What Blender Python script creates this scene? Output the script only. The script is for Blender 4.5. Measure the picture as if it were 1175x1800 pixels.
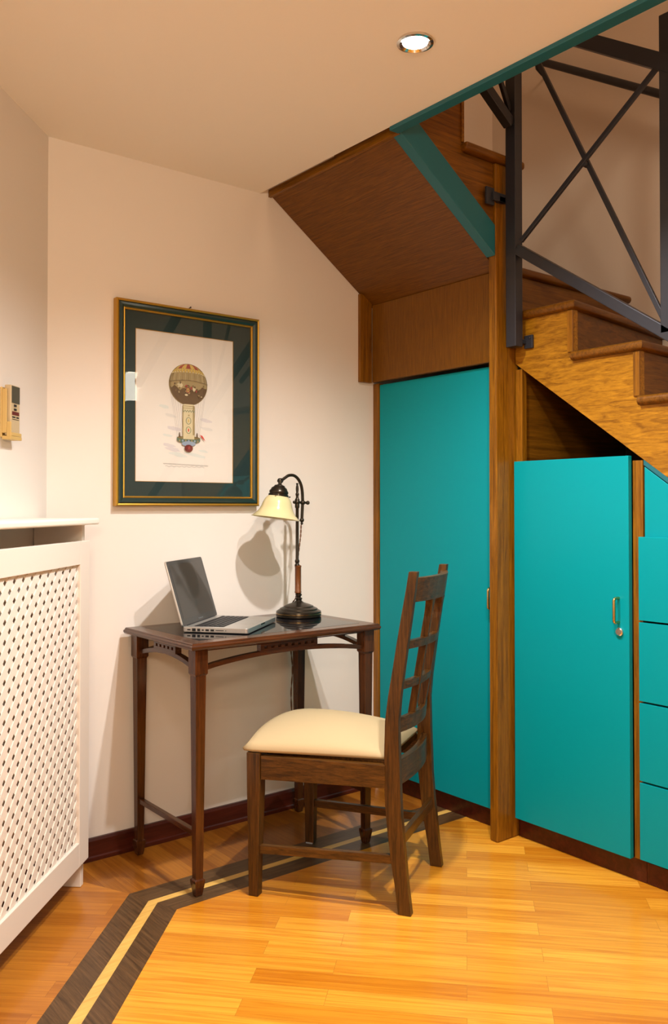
import bpy, bmesh, math, random
from mathutils import Vector, Matrix
random.seed(7)
for o in list(bpy.data.objects): bpy.data.objects.remove(o, do_unlink=True)
SC = bpy.context.scene
C = SC.collection
PI = math.pi

# ------------------------------------------------------------------ camera
TH = math.atan2(1932, 1530); PITCH = 0.016
fwd = Vector((math.cos(TH)*math.cos(PITCH), math.sin(TH)*math.cos(PITCH), math.sin(PITCH)))
cam = bpy.data.cameras.new('camera'); cam.sensor_fit = 'VERTICAL'; cam.sensor_height = 36
cam.lens = 1530/1800*36; cam.shift_y = -(900-867.5)/1800; cam.clip_start = .02
co = bpy.data.objects.new('camera', cam); C.objects.link(co); co.location = (0, 0, 1.15)
co.rotation_euler = fwd.to_track_quat('-Z', 'Y').to_euler(); SC.camera = co

# ------------------------------------------------------------------ world, exposure
w = bpy.data.worlds.new('world'); SC.world = w; w.use_nodes = True
w.node_tree.nodes['Background'].inputs[0].default_value = (1, .9, .78, 1)
w.node_tree.nodes['Background'].inputs[1].default_value = .25
SC.view_settings.view_transform = 'Standard'; SC.view_settings.look = 'None'
SC.view_settings.gamma = 1; SC.view_settings.use_curve_mapping = False
SC.view_settings.exposure = 0.25

# downlights: x, y, height of the ceiling, power (W), cone (deg), label; only the first is in view
CEIL = 2.336
DOWN = [(1.526, 1.594, CEIL, 112, 142, 'round recessed ceiling downlight, switched on, above the desk chair'),
        (1.38, 1.08, CEIL, 98, 142, 'recessed downlight just in front of the one above the chair, towards the viewer'),
        (.35, .55, CEIL, 14, 160, 'recessed downlight over the middle of the room behind the viewer'),
        (1.25, -.35, CEIL, 20, 160, 'recessed downlight nearest to the lower end of the stairs'),
        (-1.2, -.9, CEIL, 60, 160, 'recessed downlight in the far rear of the room')]
UPPER_W = 24
LAMP_COL = (1, .99, .965)

def area(name, loc, target, sx, sy, watts, col):
    l = bpy.data.lights.new(name, 'AREA'); l.shape = 'RECTANGLE'; l.size = sx; l.size_y = sy; l.energy = watts; l.color = col
    o = bpy.data.objects.new(name, l); C.objects.link(o); o.location = loc
    o.rotation_euler = (Vector(target)-Vector(loc)).to_track_quat('-Z', 'Y').to_euler(); return o
area('rear_fill', (-1.6, -2.3, 1.35), (1.0, 1.6, 1.5), 1.6, 1.3, 14, (1, .78, .54))  # added warm fill from behind the camera
area('ceiling_fill', (-.5, -.7, 1.75), (.2, .3, 2.4), .35, .35, 25, (1, .84, .62))  # added light aimed up to brighten the ceiling, stands for no known lamp
area('upper_room_light', (1.9, -.6, 4.5), (2.5, 1.9, 1.8), .8, .8, UPPER_W, (1, .60, .34))

# ------------------------------------------------------------------ materials
MATS = {}
def mat(name, col, rough=.5, metal=0, spec=.5, coat=0, emis=None, es=0):
    m = bpy.data.materials.new(name); m.use_nodes = True; b = m.node_tree.nodes['Principled BSDF']
    b.inputs['Base Color'].default_value = (*col, 1); b.inputs['Roughness'].default_value = rough
    b.inputs['Metallic'].default_value = metal; b.inputs['Specular IOR Level'].default_value = spec
    b.inputs['Coat Weight'].default_value = coat; b.inputs['Coat Roughness'].default_value = .12
    if emis: b.inputs['Emission Color'].default_value = (*emis, 1); b.inputs['Emission Strength'].default_value = es
    MATS[name] = m; return m
def nodes(m): return m.node_tree.nodes, m.node_tree.links
def wood(name, dark, light, axis=2, scale=9, stretch=.07, rough=.4, coat=.12, fine=.5, figure=0):
    """grain lines run along the given local axis"""
    m = mat(name, dark, rough, spec=.3, coat=coat); n, l = nodes(m); b = n['Principled BSDF']
    tc = n.new('ShaderNodeTexCoord'); mp = n.new('ShaderNodeMapping')
    s = [scale]*3; s[axis] = scale*stretch; mp.inputs['Scale'].default_value = s
    l.new(tc.outputs['Object'], mp.inputs[0])
    nz = n.new('ShaderNodeTexNoise'); nz.inputs['Scale'].default_value = 6; nz.inputs['Detail'].default_value = 8
    nz.inputs['Roughness'].default_value = .62; nz.inputs['Distortion'].default_value = .6+figure; l.new(mp.outputs[0], nz.inputs[0])
    nf = n.new('ShaderNodeTexNoise'); nf.inputs['Scale'].default_value = 34; nf.inputs['Detail'].default_value = 4; nf.inputs['Roughness'].default_value = .7; l.new(mp.outputs[0], nf.inputs[0])
    mx = n.new('ShaderNodeMix'); mx.inputs[0].default_value = fine*.6
    l.new(nz.outputs[0], mx.inputs[2]); l.new(nf.outputs[0], mx.inputs[3])
    cr = n.new('ShaderNodeValToRGB'); cr.color_ramp.elements[0].position = .36; cr.color_ramp.elements[1].position = .66
    cr.color_ramp.elements[0].color = (*dark, 1); cr.color_ramp.elements[1].color = (*light, 1)
    l.new(mx.outputs[0], cr.inputs[0]); l.new(cr.outputs[0], b.inputs['Base Color'])
    bp = n.new('ShaderNodeBump'); bp.inputs['Strength'].default_value = .06; bp.inputs['Distance'].default_value = .002
    l.new(nf.outputs[0], bp.inputs['Height']); l.new(bp.outputs[0], b.inputs['Normal'])
    return m
def planks(name, ang, c1, c2, gd, rough=.28):
    m = mat(name, c1, rough, coat=.25); n, l = nodes(m); b = n['Principled BSDF']
    tc = n.new('ShaderNodeTexCoord'); mp = n.new('ShaderNodeMapping'); mp.vector_type = 'POINT'
    mp.inputs['Rotation'].default_value = (0, 0, -ang); l.new(tc.outputs['Object'], mp.inputs[0])
    br = n.new('ShaderNodeTexBrick'); br.offset = .37; br.offset_frequency = 2; br.squash = 1
    br.inputs['Scale'].default_value = 1; br.inputs['Brick Width'].default_value = .52; br.inputs['Row Height'].default_value = .069
    br.inputs['Mortar Size'].default_value = .0006; br.inputs['Mortar Smooth'].default_value = .3; br.inputs['Bias'].default_value = 0
    br.inputs['Color1'].default_value = (*c1, 1); br.inputs['Color2'].default_value = (*c2, 1)
    br.inputs['Mortar'].default_value = (c1[0]*.55, c1[1]*.45, c1[2]*.4, 1); l.new(mp.outputs[0], br.inputs[0])
    m2 = n.new('ShaderNodeMapping'); m2.inputs['Scale'].default_value = (2.0, 60, 1); l.new(mp.outputs[0], m2.inputs[0])
    ad = n.new('ShaderNodeVectorMath'); ad.operation = 'ADD'; l.new(m2.outputs[0], ad.inputs[0])
    sc = n.new('ShaderNodeVectorMath'); sc.operation = 'SCALE'; sc.inputs['Scale'].default_value = 19; l.new(br.outputs['Color'], sc.inputs[0]); l.new(sc.outputs[0], ad.inputs[1])
    nz = n.new('ShaderNodeTexNoise'); nz.inputs['Scale'].default_value = 1.4; nz.inputs['Detail'].default_value = 7; nz.inputs['Roughness'].default_value = .6; nz.inputs['Distortion'].default_value = .9; l.new(ad.outputs[0], nz.inputs[0])
    cr = n.new('ShaderNodeValToRGB'); cr.color_ramp.elements[0].position = .34; cr.color_ramp.elements[1].position = .6
    cr.color_ramp.elements[0].color = (*gd, 1); cr.color_ramp.elements[1].color = (1, 1, 1, 1); l.new(nz.outputs[0], cr.inputs[0])
    mx = n.new('ShaderNodeMix'); mx.data_type = 'RGBA'; mx.blend_type = 'MULTIPLY'; mx.inputs[0].default_value = .75
    l.new(br.outputs['Color'], mx.inputs[6]); l.new(cr.outputs[0], mx.inputs[7]); l.new(mx.outputs[2], b.inputs['Base Color'])
    return m
def plaster(name, col):
    m = mat(name, col, .75, spec=.3); n, l = nodes(m); b = n['Principled BSDF']
    tc = n.new('ShaderNodeTexCoord'); nz = n.new('ShaderNodeTexNoise'); nz.inputs['Scale'].default_value = 14; nz.inputs['Detail'].default_value = 4
    l.new(tc.outputs['Object'], nz.inputs[0]); bp = n.new('ShaderNodeBump'); bp.inputs['Strength'].default_value = .05; bp.inputs['Distance'].default_value = .01
    l.new(nz.outputs[0], bp.inputs['Height']); l.new(bp.outputs[0], b.inputs['Normal']); return m
def fabric(name, col):
    m = mat(name, col, .9, spec=.2); n, l = nodes(m); b = n['Principled BSDF']
    tc = n.new('ShaderNodeTexCoord'); nz = n.new('ShaderNodeTexNoise'); nz.inputs['Scale'].default_value = 260; l.new(tc.outputs['Object'], nz.inputs[0])
    bp = n.new('ShaderNodeBump'); bp.inputs['Strength'].default_value = .25; bp.inputs['Distance'].default_value = .001
    l.new(nz.outputs[0], bp.inputs['Height']); l.new(bp.outputs[0], b.inputs['Normal']); return m
def pane(name, tint=(1, 1, 1)):
    m = bpy.data.materials.new(name); m.use_nodes = True; n, l = nodes(m); n.clear()
    o = n.new('ShaderNodeOutputMaterial'); t = n.new('ShaderNodeBsdfTransparent'); g = n.new('ShaderNodeBsdfGlossy'); g.inputs['Roughness'].default_value = .01
    t.inputs[0].default_value = (*tint, 1); f = n.new('ShaderNodeFresnel'); f.inputs[0].default_value = 1.36; x = n.new('ShaderNodeMixShader')
    l.new(f.outputs[0], x.inputs[0]); l.new(t.outputs[0], x.inputs[1]); l.new(g.outputs[0], x.inputs[2]); l.new(x.outputs[0], o.inputs[0]); return m

M_WALL = plaster('wall_paint', (.80, .725, .655))
M_CEIL = plaster('ceiling_paint', (.86, .79, .70))
M_OAK = wood('oak_upright', (.10, .034, .001), (.31, .120, .005), 2, 16, .05, rough=.38)
M_OAKY = wood('oak_along_stair', (.10, .034, .001), (.31, .120, .005), 1, 16, .06, rough=.38)
M_OAKX = wood('oak_across_stair', (.075, .025, .001), (.22, .080, .004), 0, 16, .05, rough=.38)
M_STRING = wood('oak_figured', (.15, .052, .001), (.45, .20, .010), 1, 9, .13, rough=.36, figure=1.2)
M_TEAL = mat('teal_lacquer', (.0, .265, .305), .36, spec=.16)
M_TEALD = mat('dark_teal_paint', (.008, .115, .145), .42)
M_PLINTH = wood('mahogany_plinth', (.040, .006, .003), (.095, .017, .008), 0, 8, .06, rough=.3)
M_TABX = wood('mahogany_x', (.026, .008, .003), (.100, .029, .007), 0, 16, .06, rough=.26, coat=.3)
M_TABY = wood('mahogany_y', (.026, .008, .003), (.100, .029, .007), 1, 16, .06, rough=.26, coat=.3)
M_TABZ = wood('mahogany_z', (.026, .008, .003), (.105, .029, .006), 2, 16, .05, rough=.26, coat=.3)
M_CHX = wood('walnut_x', (.024, .0085, .0012), (.130, .050, .007), 0, 24, .06, rough=.36, coat=.15)
M_CHY = wood('walnut_y', (.024, .0085, .0012), (.130, .050, .007), 1, 24, .06, rough=.36, coat=.15)
M_CHZ = wood('walnut_z', (.022, .008, .0012), (.115, .043, .006), 2, 24, .05, rough=.36, coat=.15)
M_WENGE = [wood('wenge_a', (.038, .018, .007), (.15, .076, .030), 0, 22, .05, rough=.35), wood('wenge_b', (.038, .018, .007), (.15, .076, .030), 1, 22, .05, rough=.35)]
M_MAPLE = wood('maple_inlay', (.60, .33, .07), (.80, .50, .13), 0, 14, .1, rough=.3)
M_CREAMF = fabric('cream_fabric', (.50, .375, .21))
M_RAD = mat('radiator_paint', (.79, .70, .61), .45, spec=.4)
M_SLAB = mat('ivory_paint', (.84, .80, .70), .35)
M_IRON = mat('grey_iron', (.030, .031, .040), .42, metal=.3)
M_BRONZE = mat('dark_bronze', (.042, .032, .022), .28, metal=.75)
M_BRASS = mat('brass', (.70, .45, .17), .22, metal=1)
M_CHROME = mat('chrome', (.75, .72, .68), .12, metal=1)
M_HANDLE = mat('lamp_wood', (.15, .042, .006), .3, coat=.4)
M_OPAL = mat('opal_glass', (.66, .56, .30), .14, spec=.6, coat=.4)
M_OPAL.node_tree.nodes['Principled BSDF'].inputs['Subsurface Weight'].default_value = .12
M_OPAL.node_tree.nodes['Principled BSDF'].inputs['Subsurface Radius'].default_value = (.01, .008, .004)
M_GOLD = mat('gilt', (.50, .27, .030), .35, metal=.7)
M_GREENF = mat('dark_green_frame', (.010, .030, .026), .28, coat=.3)
M_MATB = mat('dark_green_mount', (.008, .032, .030), .8)
M_PAPER = mat('print_paper', (.78, .72, .64), .85)
M_ALU = mat('aluminium', (.62, .60, .57), .34, metal=.85)
M_KEY = mat('black_key', (.012, .012, .014), .5)
M_PORT = mat('port_black', (.006, .006, .006), .5)
M_BEZEL = mat('screen_bezel', (.022, .024, .026), .12)
M_SCREEN = mat('screen_glass', (.020, .018, .017), .07, spec=.6)
M_BLACKG = mat('black_glass', (.006, .006, .008), .03, spec=.28)
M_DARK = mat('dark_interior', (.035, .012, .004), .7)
M_REMOTE = mat('remote_beige', (.56, .43, .25), .45)
M_HOLDER = mat('holder_yellowed', (.60, .40, .13), .45)
M_LCD = mat('remote_lcd', (.075, .075, .055), .25)
M_RED = mat('sticker_red', (.12, .012, .01), .5)
M_CORD = mat('brown_cord', (.16, .065, .025), .8)
M_BULB = mat('lamp_glow', (1, 1, 1), .5, emis=(1, .97, .88), es=45)
M_GLASS = pane('picture_glass')
M_SHOE = mat('clear_glide', (.35, .38, .42), .3)

# ------------------------------------------------------------------ mesh helpers
class MB:
    def __init__(s): s.bm = bmesh.new(); s.mi = 0
    def _f(s, vs):
        try: f = s.bm.faces.new(vs); f.material_index = s.mi; return f
        except ValueError: return None
    def box(s, x0, x1, y0, y1, z0, z1):
        return s.hexa([(x0, y0, z0), (x1, y0, z0), (x1, y1, z0), (x0, y1, z0)], [(x0, y0, z1), (x1, y0, z1), (x1, y1, z1), (x0, y1, z1)])
    def hexa(s, a, b): return s.loft([a, b])
    def loft(s, rings, caps=True, closed=False):
        R = [[s.bm.verts.new(p) for p in r] for r in rings]; n = len(R[0])
        for i in range(len(R)-(0 if closed else 1)):
            A, B = R[i], R[(i+1) % len(R)]
            for k in range(n): s._f((A[k], A[(k+1) % n], B[(k+1) % n], B[k]))
        if caps and not closed: s._f(R[0][::-1]); s._f(R[-1])
        return s
    def prism(s, pts, axis, lo, hi):
        def q(a, b, t): return [(t, a, b), (a, t, b), (a, b, t)][axis]
        return s.loft([[q(a, b, lo) for a, b in pts], [q(a, b, hi) for a, b in pts]])
    def lathe(s, prof, c=(0, 0, 0), seg=40, M=None, caps=True):
        rings = []
        for r, z in prof:
            ring = []
            for k in range(seg):
                v = Vector((r*math.cos(2*PI*k/seg), r*math.sin(2*PI*k/seg), z))
                if M is not None: v = M @ v
                ring.append(tuple(v+Vector(c)))
            rings.append(ring)
        return s.loft(rings, caps)
    def tube(s, pts, r, seg=10, caps=True):
        P = [Vector(p) for p in pts]; rings = []; up = None
        for i, p in enumerate(P):
            t = (P[min(i+1, len(P)-1)]-P[max(i-1, 0)]).normalized()
            if up is None: up = Vector((0, 0, 1)) if abs(t.z) < .9 else Vector((1, 0, 0))
            a = t.cross(up).normalized(); b = a.cross(t).normalized(); up = b
            rr = r[i] if isinstance(r, (list, tuple)) else r
            rings.append([tuple(p+rr*(math.cos(2*PI*k/seg)*a+math.sin(2*PI*k/seg)*b)) for k in range(seg)])
        return s.loft(rings, caps)
    def bar(s, p0, p1, w, h, side=(1, 0, 0)):
        """rectangular bar p0-p1, w along 'side', h across"""
        p0, p1 = Vector(p0), Vector(p1); t = (p1-p0).normalized(); a = Vector(side); a = (a-a.dot(t)*t).normalized(); b = t.cross(a)
        q = [(-1, -1), (1, -1), (1, 1), (-1, 1)]
        return s.loft([[tuple(p+a*(i*w/2)+b*(j*h/2)) for i, j in q] for p in (p0, p1)])
    def sphere(s, c, r, sz=1, seg=20, M=None):
        prof = [(max(r*math.sin(PI*i/10), 1e-4), -r*sz*math.cos(PI*i/10)) for i in range(11)]
        return s.lathe(prof, c, seg, M)
    def build(s, name, m, parent=None, bevel=0, smooth=False, off=None, seg=2, recalc=True):
        if recalc: bmesh.ops.recalc_face_normals(s.bm, faces=s.bm.faces)
        if off is not None: bmesh.ops.translate(s.bm, verts=s.bm.verts, vec=-Vector(off))
        me = bpy.data.meshes.new(name); s.bm.to_mesh(me); s.bm.free()
        o = bpy.data.objects.new(name, me); C.objects.link(o)
        for q in (m if isinstance(m, (list, tuple)) else [m]): me.materials.append(q)
        if smooth:
            for f in me.polygons: f.use_smooth = True
            sharp = me.attributes.new('sharp_edge', 'BOOLEAN', 'EDGE') if 'sharp_edge' not in me.attributes else me.attributes['sharp_edge']
            bm = bmesh.new(); bm.from_mesh(me); bm.edges.ensure_lookup_table()
            for e in bm.edges:
                if len(e.link_faces) == 2 and e.calc_face_angle(0) > .7: sharp.data[e.index].value = True
            bm.free()
        if bevel:
            b = o.modifiers.new('bevel', 'BEVEL'); b.width = bevel; b.segments = seg; b.limit_method = 'ANGLE'; b.angle_limit = .6
            b.harden_normals = False
        if parent is not None: o.parent = parent
        return o
def thing(name, label, cat, loc=(0, 0, 0), rz=0, group=None):
    o = bpy.data.objects.new(name, None); C.objects.link(o); o.location = loc; o.rotation_euler = (0, 0, rz)
    o.empty_display_size = .05; o['label'] = label; o['category'] = cat
    if group: o['group'] = group
    return o
def tag(o, label, cat, group=None):
    o['label'] = label; o['category'] = cat
    if group: o['group'] = group
    return o
def struct(name, mb, m, bevel=0):
    o = mb.build(name, m, bevel=bevel); o['kind'] = 'structure'; return o
def P4(*pts):
    m = MB(); m._f([m.bm.verts.new(p) for p in pts]); return m

# ------------------------------------------------------------------ room shell
YW = 2.735; XW = 3.12; XE = 1.85; ZU = 4.7; ZF = 2.51
CO = Vector((1.0, YW, 0)); DL = Vector((-.683, -.730, 0)); NL = Vector((.730, -.683, 0))
EL = CO+DL*2.25
RX, RY = -2.6, -2.6
def wallbox(a, b, z0, z1, t=.1, n=None):
    """vertical slab whose room face runs a-b; thickness goes away from the room (opposite n)"""
    a = Vector(a).to_2d(); b = Vector(b).to_2d(); n = Vector(n).to_2d().normalized(); m = MB()
    q = [a, b, b-n*t, a-n*t]
    return m.loft([[(p.x, p.y, z0) for p in q], [(p.x, p.y, z1) for p in q]])
struct('wall_back', wallbox((CO.x, YW), (XW+.1, YW), 0, ZU, n=(0, -1)), M_WALL)
struct('wall_left', wallbox(CO, EL, 0, ZU, n=NL), M_WALL)
struct('wall_left_rear', wallbox(EL, (RX, EL.y), 0, ZU, n=(0, -1)), M_WALL)
struct('wall_side', wallbox((RX, EL.y), (RX, RY), 0, ZU, n=(1, 0)), M_WALL)
struct('wall_front', wallbox((RX, RY), (XW, RY), 0, ZU, n=(0, 1)), M_WALL)
struct('wall_right', wallbox((XW, YW), (XW, RY), 0, ZU, n=(-1, 0)), M_WALL)
m = MB(); m.box(RX, XW, RY, YW, ZU, ZU+.1); struct('ceiling_upper', m, M_CEIL)
# low ceiling with its stair opening: L-shaped slab
m = MB(); q = [(RX, RY), (XE-.04, RY), (XE-.04, YW), (CO.x, YW), (EL.x, EL.y), (RX, EL.y)]
m.prism(q, 2, CEIL, ZF); struct('ceiling', m, M_CEIL)
m = MB(); m.box(XE-.04, XW, RY, -1.4, CEIL, ZF); struct('ceiling_stair_end', m, M_CEIL)
m = MB(); m.box(XE-.042, XE-.004, -1.4, 2.005, CEIL-.012, ZF+.01); m.box(XE-.004, XE+.012, -1.4, 2.005, CEIL+.004, ZF+.01)
struct('trim_1', m, M_TEALD, bevel=.002)

# floor: one slab, faces split into field, borders and inlay band
T1 = planks('floor_field', math.radians(133), (.84, .40, .040), (.60, .22, .011), (.70, .48, .24))
T2 = planks('floor_border_back', math.radians(90), (.40, .145, .014), (.28, .088, .008), (.62, .48, .36))
T3 = planks('floor_border_left', math.radians(136.9), (.52, .19, .016), (.40, .13, .010), (.62, .48, .36))
def line_pt(k): # offset line parallel to the left wall at distance kk crossing y
    return k
bandY = [2.425, 2.346, 2.320, 2.247]
def corner(y, k): # intersection of line y with the left-wall-parallel line at distance k
    # point = CO+DL*t+NL*k ; y = YW-.730t-.683k
    t = (YW-.683*k-y)/.730; return CO.x-.683*t+.730*k
# distance of band lines from the left wall, from their measured corner points
cpts = [(1.143, 2.425), (1.166, 2.346), (1.182, 2.320), (1.206, 2.247)]
ks = [(Vector((x-CO.x, y-YW, 0))).dot(NL) for x, y in cpts]
def lp(k, t): v = CO+DL*t+NL*k; return (v.x, v.y)
TT = 4.3
rows = []
for y, k in zip(bandY, ks): rows.append([(2.47, y), (corner(y, k), y), lp(k, TT)])
m = MB()
def fpoly(pts, mi):
    m.mi = mi; m._f([m.bm.verts.new((a, b, 0)) for a, b in pts])
kink = lambda i: rows[i][1]
fpoly([(CO.x, YW), (XW, YW), (XW, bandY[0]), kink(0)], 1)
fpoly([kink(0), lp(ks[0], TT), lp(0, TT), (CO.x, YW)], 2)
for i, mi in ((0, 3), (1, 5), (2, 3)):
    fpoly([kink(i), (XW, bandY[i]), (XW, bandY[i+1]), kink(i+1)], mi)
for i, mi in ((0, 4), (1, 5), (2, 4)):
    fpoly([kink(i), kink(i+1), lp(ks[i+1], TT), lp(ks[i], TT)], mi)
a = lp(ks[3], TT)
fpoly([kink(3), (XW, bandY[3]), (XW, RY), (a[0], RY), a], 0)
b = lp(0, TT)
fpoly([a, (a[0], RY), (RX, RY), (RX, b[1]), b], 0)
fpoly([b, (RX, b[1]), (RX, EL.y+.1), (EL.x, EL.y+.1)], 2)
bmesh.ops.recalc_face_normals(m.bm, faces=m.bm.faces)
for f in m.bm.faces:
    if f.normal.z < 0: f.normal_flip()
ms = [T1, T2, T3, M_WENGE[0], M_WENGE[1], M_MAPLE]
# wenge along the left wall: rotate the grain
for mm in (M_WENGE[1],):
    for nd in mm.node_tree.nodes:
        if nd.type == 'MAPPING': nd.inputs['Rotation'].default_value = (0, 0, math.radians(43))
fl = m.build('floor', ms, recalc=False); fl['kind'] = 'structure'
m = MB(); m.box(RX-.1, XW+.1, RY-.1, YW+.1, -.06, -.004); s_ = struct('floor_underlay', m, M_DARK)

# baseboards
def base_prof(m, a, b, n, h=.072, t=.014):
    a = Vector(a); b = Vector(b); n = Vector(n)
    pr = [(0, 0), (t+.004, 0), (t+.004, .012), (t, .016), (t, h-.008), (t-.005, h), (0, h)]
    m.loft([[tuple(p+n*u+Vector((0, 0, v))) for u, v in pr] for p in (a, b)])
m = MB(); base_prof(m, (CO.x+.006, YW, 0), (2.371, YW, 0), (0, -1, 0)); struct('baseboard_back', m, M_PLINTH)
m = MB(); base_prof(m, CO+DL*.0, EL, NL, t=.012); struct('baseboard_left', m, M_PLINTH)

# ------------------------------------------------------------------ stair block
ST = thing('staircase', 'oak staircase climbing on the right and turning left above the teal closet door', 'staircase', (2.40, 2.0, 0))
SO = (2.40, 2.0, 0)
def sp(mb, name, m, bevel=.0015, parent=ST, **k): return mb.build(name, m, parent, bevel, off=SO, **k)
RISE = .1705; GO = .25
# tread levels of the lower flight, nosing fronts in y
lv = [(2.005, 1.995, 2.0)]                                   # landing: z, y at stringer, y at the wall
lv.append((1.835, 1.735, 1.84)); lv.append((1.664, 1.490, 1.53))
z, y = 1.664, 1.49
while z > .25: z -= RISE; y -= GO; lv.append((z, y, y+.01))
# stringer: saw-tooth polygon in the x=2.40 plane
last = lv[-1]
zlow = lambda y: max(0.0, 1.655-(2.0-y)*.7165)
m = MB(); pieces = []
for i in range(1, len(lv)):
    a_, b_ = lv[i][1]+.022, min(lv[i-1][1]+.022, 2.0); zt = lv[i][0]-.0305
    m.prism([(a_, zlow(a_)), (b_, zlow(b_)), (b_, zt), (a_, zt)] if zlow(a_) < zt-.001 else [(a_, 0), (b_, 0), (b_, zt), (a_, zt)], 0, 2.400, 2.425)
o = sp(m, 'stringer', M_STRING, 0); o['label'] = 'figured golden oak stringer with stepped top edge'
for i, (zz, y0, y1) in enumerate(lv):
    yr0 = lv[i-1][1]+.02 if i else YW-.002; yr1 = lv[i-1][2]+.02 if i else YW-.002
    # tread with rounded nosing in front and at the open side
    m = MB(); T = .030; NO = 7
    x0, x1 = 2.378, XW-.003
    if i == 0: x0 = 2.422
    def ring(z_, inset):
        return [(x0+inset, y0+inset, z_), (x1, y1+inset, z_), (x1, yr1, z_), (x0+inset, yr0, z_)]
    rr = T/2
    rings = [ring(zz-rr-rr*math.cos(PI*k/NO), rr*(1-math.sin(PI*k/NO))) for k in range(NO+1)]
    m.loft(rings); sp(m, 'tread', M_OAKX, 0, smooth=True)
    # riser below the front edge
    zb = (lv[i+1][0] if i+1 < len(lv) else 0)+.0005
    m = MB(); x0r = 2.3995
    if i == 0: x0r = 2.424
    m.loft([[(x0r, y0+.024, q), (x1, y1+.024, q), (x1, y1+.040, q), (x0r, y0+.040, q)] for q in (zb, zz-T-.0005)])
    sp(m, 'riser', M_OAKX, .001)
    if i:
        m = MB(); m.box(2.394, 2.3995, y0+.020, y0+.042, zb, zz-T-.001); sp(m, 'riser_trim', M_OAK, .001)
# upper flight along the back wall, rising towards -x
SX0, SZ0 = 2.295, 2.029; SX1, SZ1 = 1.812, 2.336+.035
k = (2.335-2.029)/(1.858-2.295)
zsof = lambda x: 2.029+(x-2.295)*k
m = MB(); xa, xb = 1.850, 2.398
m.loft([[(x, 2.045, zsof(x)), (x, YW-.003, zsof(x)), (x, YW-.003, zsof(x)+.012), (x, 2.045, zsof(x)+.012)] for x in (xa, xb)])
sp(m, 'soffit', wood('oak_soffit', (.080, .026, .0008), (.19, .070, .003), 1, 36, .04, rough=.5, coat=.1), .001)
m = MB(); m.box(1.846, 1.858, 2.01, YW-.002, CEIL-.008, CEIL+.02); sp(m, 'soffit_bead', M_OAKY, .001)
m = MB(); tb = lambda x: zsof(x)-.004
m.prism([(1.852, tb(1.852)), (2.300, tb(2.300)), (2.300, 2.128), (1.852, 2.128+(1.852-2.30)*k)], 1, 2.004, 2.044)
o = sp(m, 'upper_stringer', M_TEALD, .003); o['label'] = 'sloping dark teal band'
m = MB()
m.prism([(1.863, 2.131+(1.863-2.30)*k), (2.300, 2.131), (2.300, 2.345), (2.150, 2.345), (2.150, 2.53), (1.90, 2.53), (1.90, 2.70), (1.863, 2.70)], 1, 2.014, 2.034)
o = sp(m, 'side_panel', M_OAKX, .001)
m = MB(); m.box(2.138, 2.15, 2.008, 2.70, 2.378, 2.69); sp(m, 'riser', M_OAKY, .001)
m = MB(); m.box(2.138, 2.440, 1.985, YW-.002, 2.348, 2.376); sp(m, 'tread', M_OAKX, .010, seg=4)
m = MB(); m.box(2.414, 2.424, 2.04, YW-.002, 2.008, 2.346); sp(m, 'riser', M_OAKY, .001)
# newel board
m = MB(); m.box(2.302, 2.419, 2.0035, 2.038, 0.001, 2.346)
tag(m.build('newel_board', M_OAK, bevel=.004), 'tall oak upright board between the teal closet and the stair cupboards', 'post')

# tall closet under the upper flight
TC = thing('tall_closet', 'tall teal door closet with oak lintel between picture wall and stair post', 'closet', (2.37, 2.4, 0)); TO = (2.37, 2.4, 0)
tp = lambda mb, n, mt, bv=.0015, par=TC, **k: mb.build(n, mt, par, bv, off=TO, **k)
m = MB(); m.box(2.352, 2.372, 2.040, 2.716, 1.667, 1.985); tp(m, 'lintel', wood('oak_lintel', (.11, .038, .001), (.21, .080, .004), 2, 36, .05, rough=.4))
m = MB(); m.box(2.290, 2.3515, 2.716, YW-.002, 1.664, 2.026); tp(m, 'filler_board', M_OAK)
m = MB(); m.box(2.373, 2.40, 2.700, YW-.001, .0745, 1.663); tp(m, 'stile', M_OAK)
m = MB(); m.box(2.377, 2.396, 2.041, 2.697, .074, 1.656); d_ = tp(m, 'door', M_TEAL)
def pull(mb, x, y, z0, z1, out=.026, r=.0045):
    pts = [(x, y, z1)]
    for k in range(6): a = PI/2*k/5; pts.append((x-out+.008-.008*math.sin(a), y, z1-.008*0-.008*(1-math.cos(a))))
    for k in range(6): a = PI/2*k/5; pts.append((x-out+.008-.008*math.cos(a), y, z0+.008-.008*math.sin(a)))
    pts.append((x, y, z0)); mb.tube(pts, r, 10)
m = MB(); pull(m, 2.376, 2.086, .79, .862); h_ = m.build('handle', M_BRASS, d_, 0, True, off=TO)
m = MB(); m.box(2.404, 2.42, 2.041, YW-.002, 0.001, .070); tp(m, 'plinth', M_PLINTH)
# dark cupboard interior with shelves' back
m = MB(); m.box(2.90, 2.912, 2.041, YW-.003, .0, 1.6); tp(m, 'back_panel', M_DARK)

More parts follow.
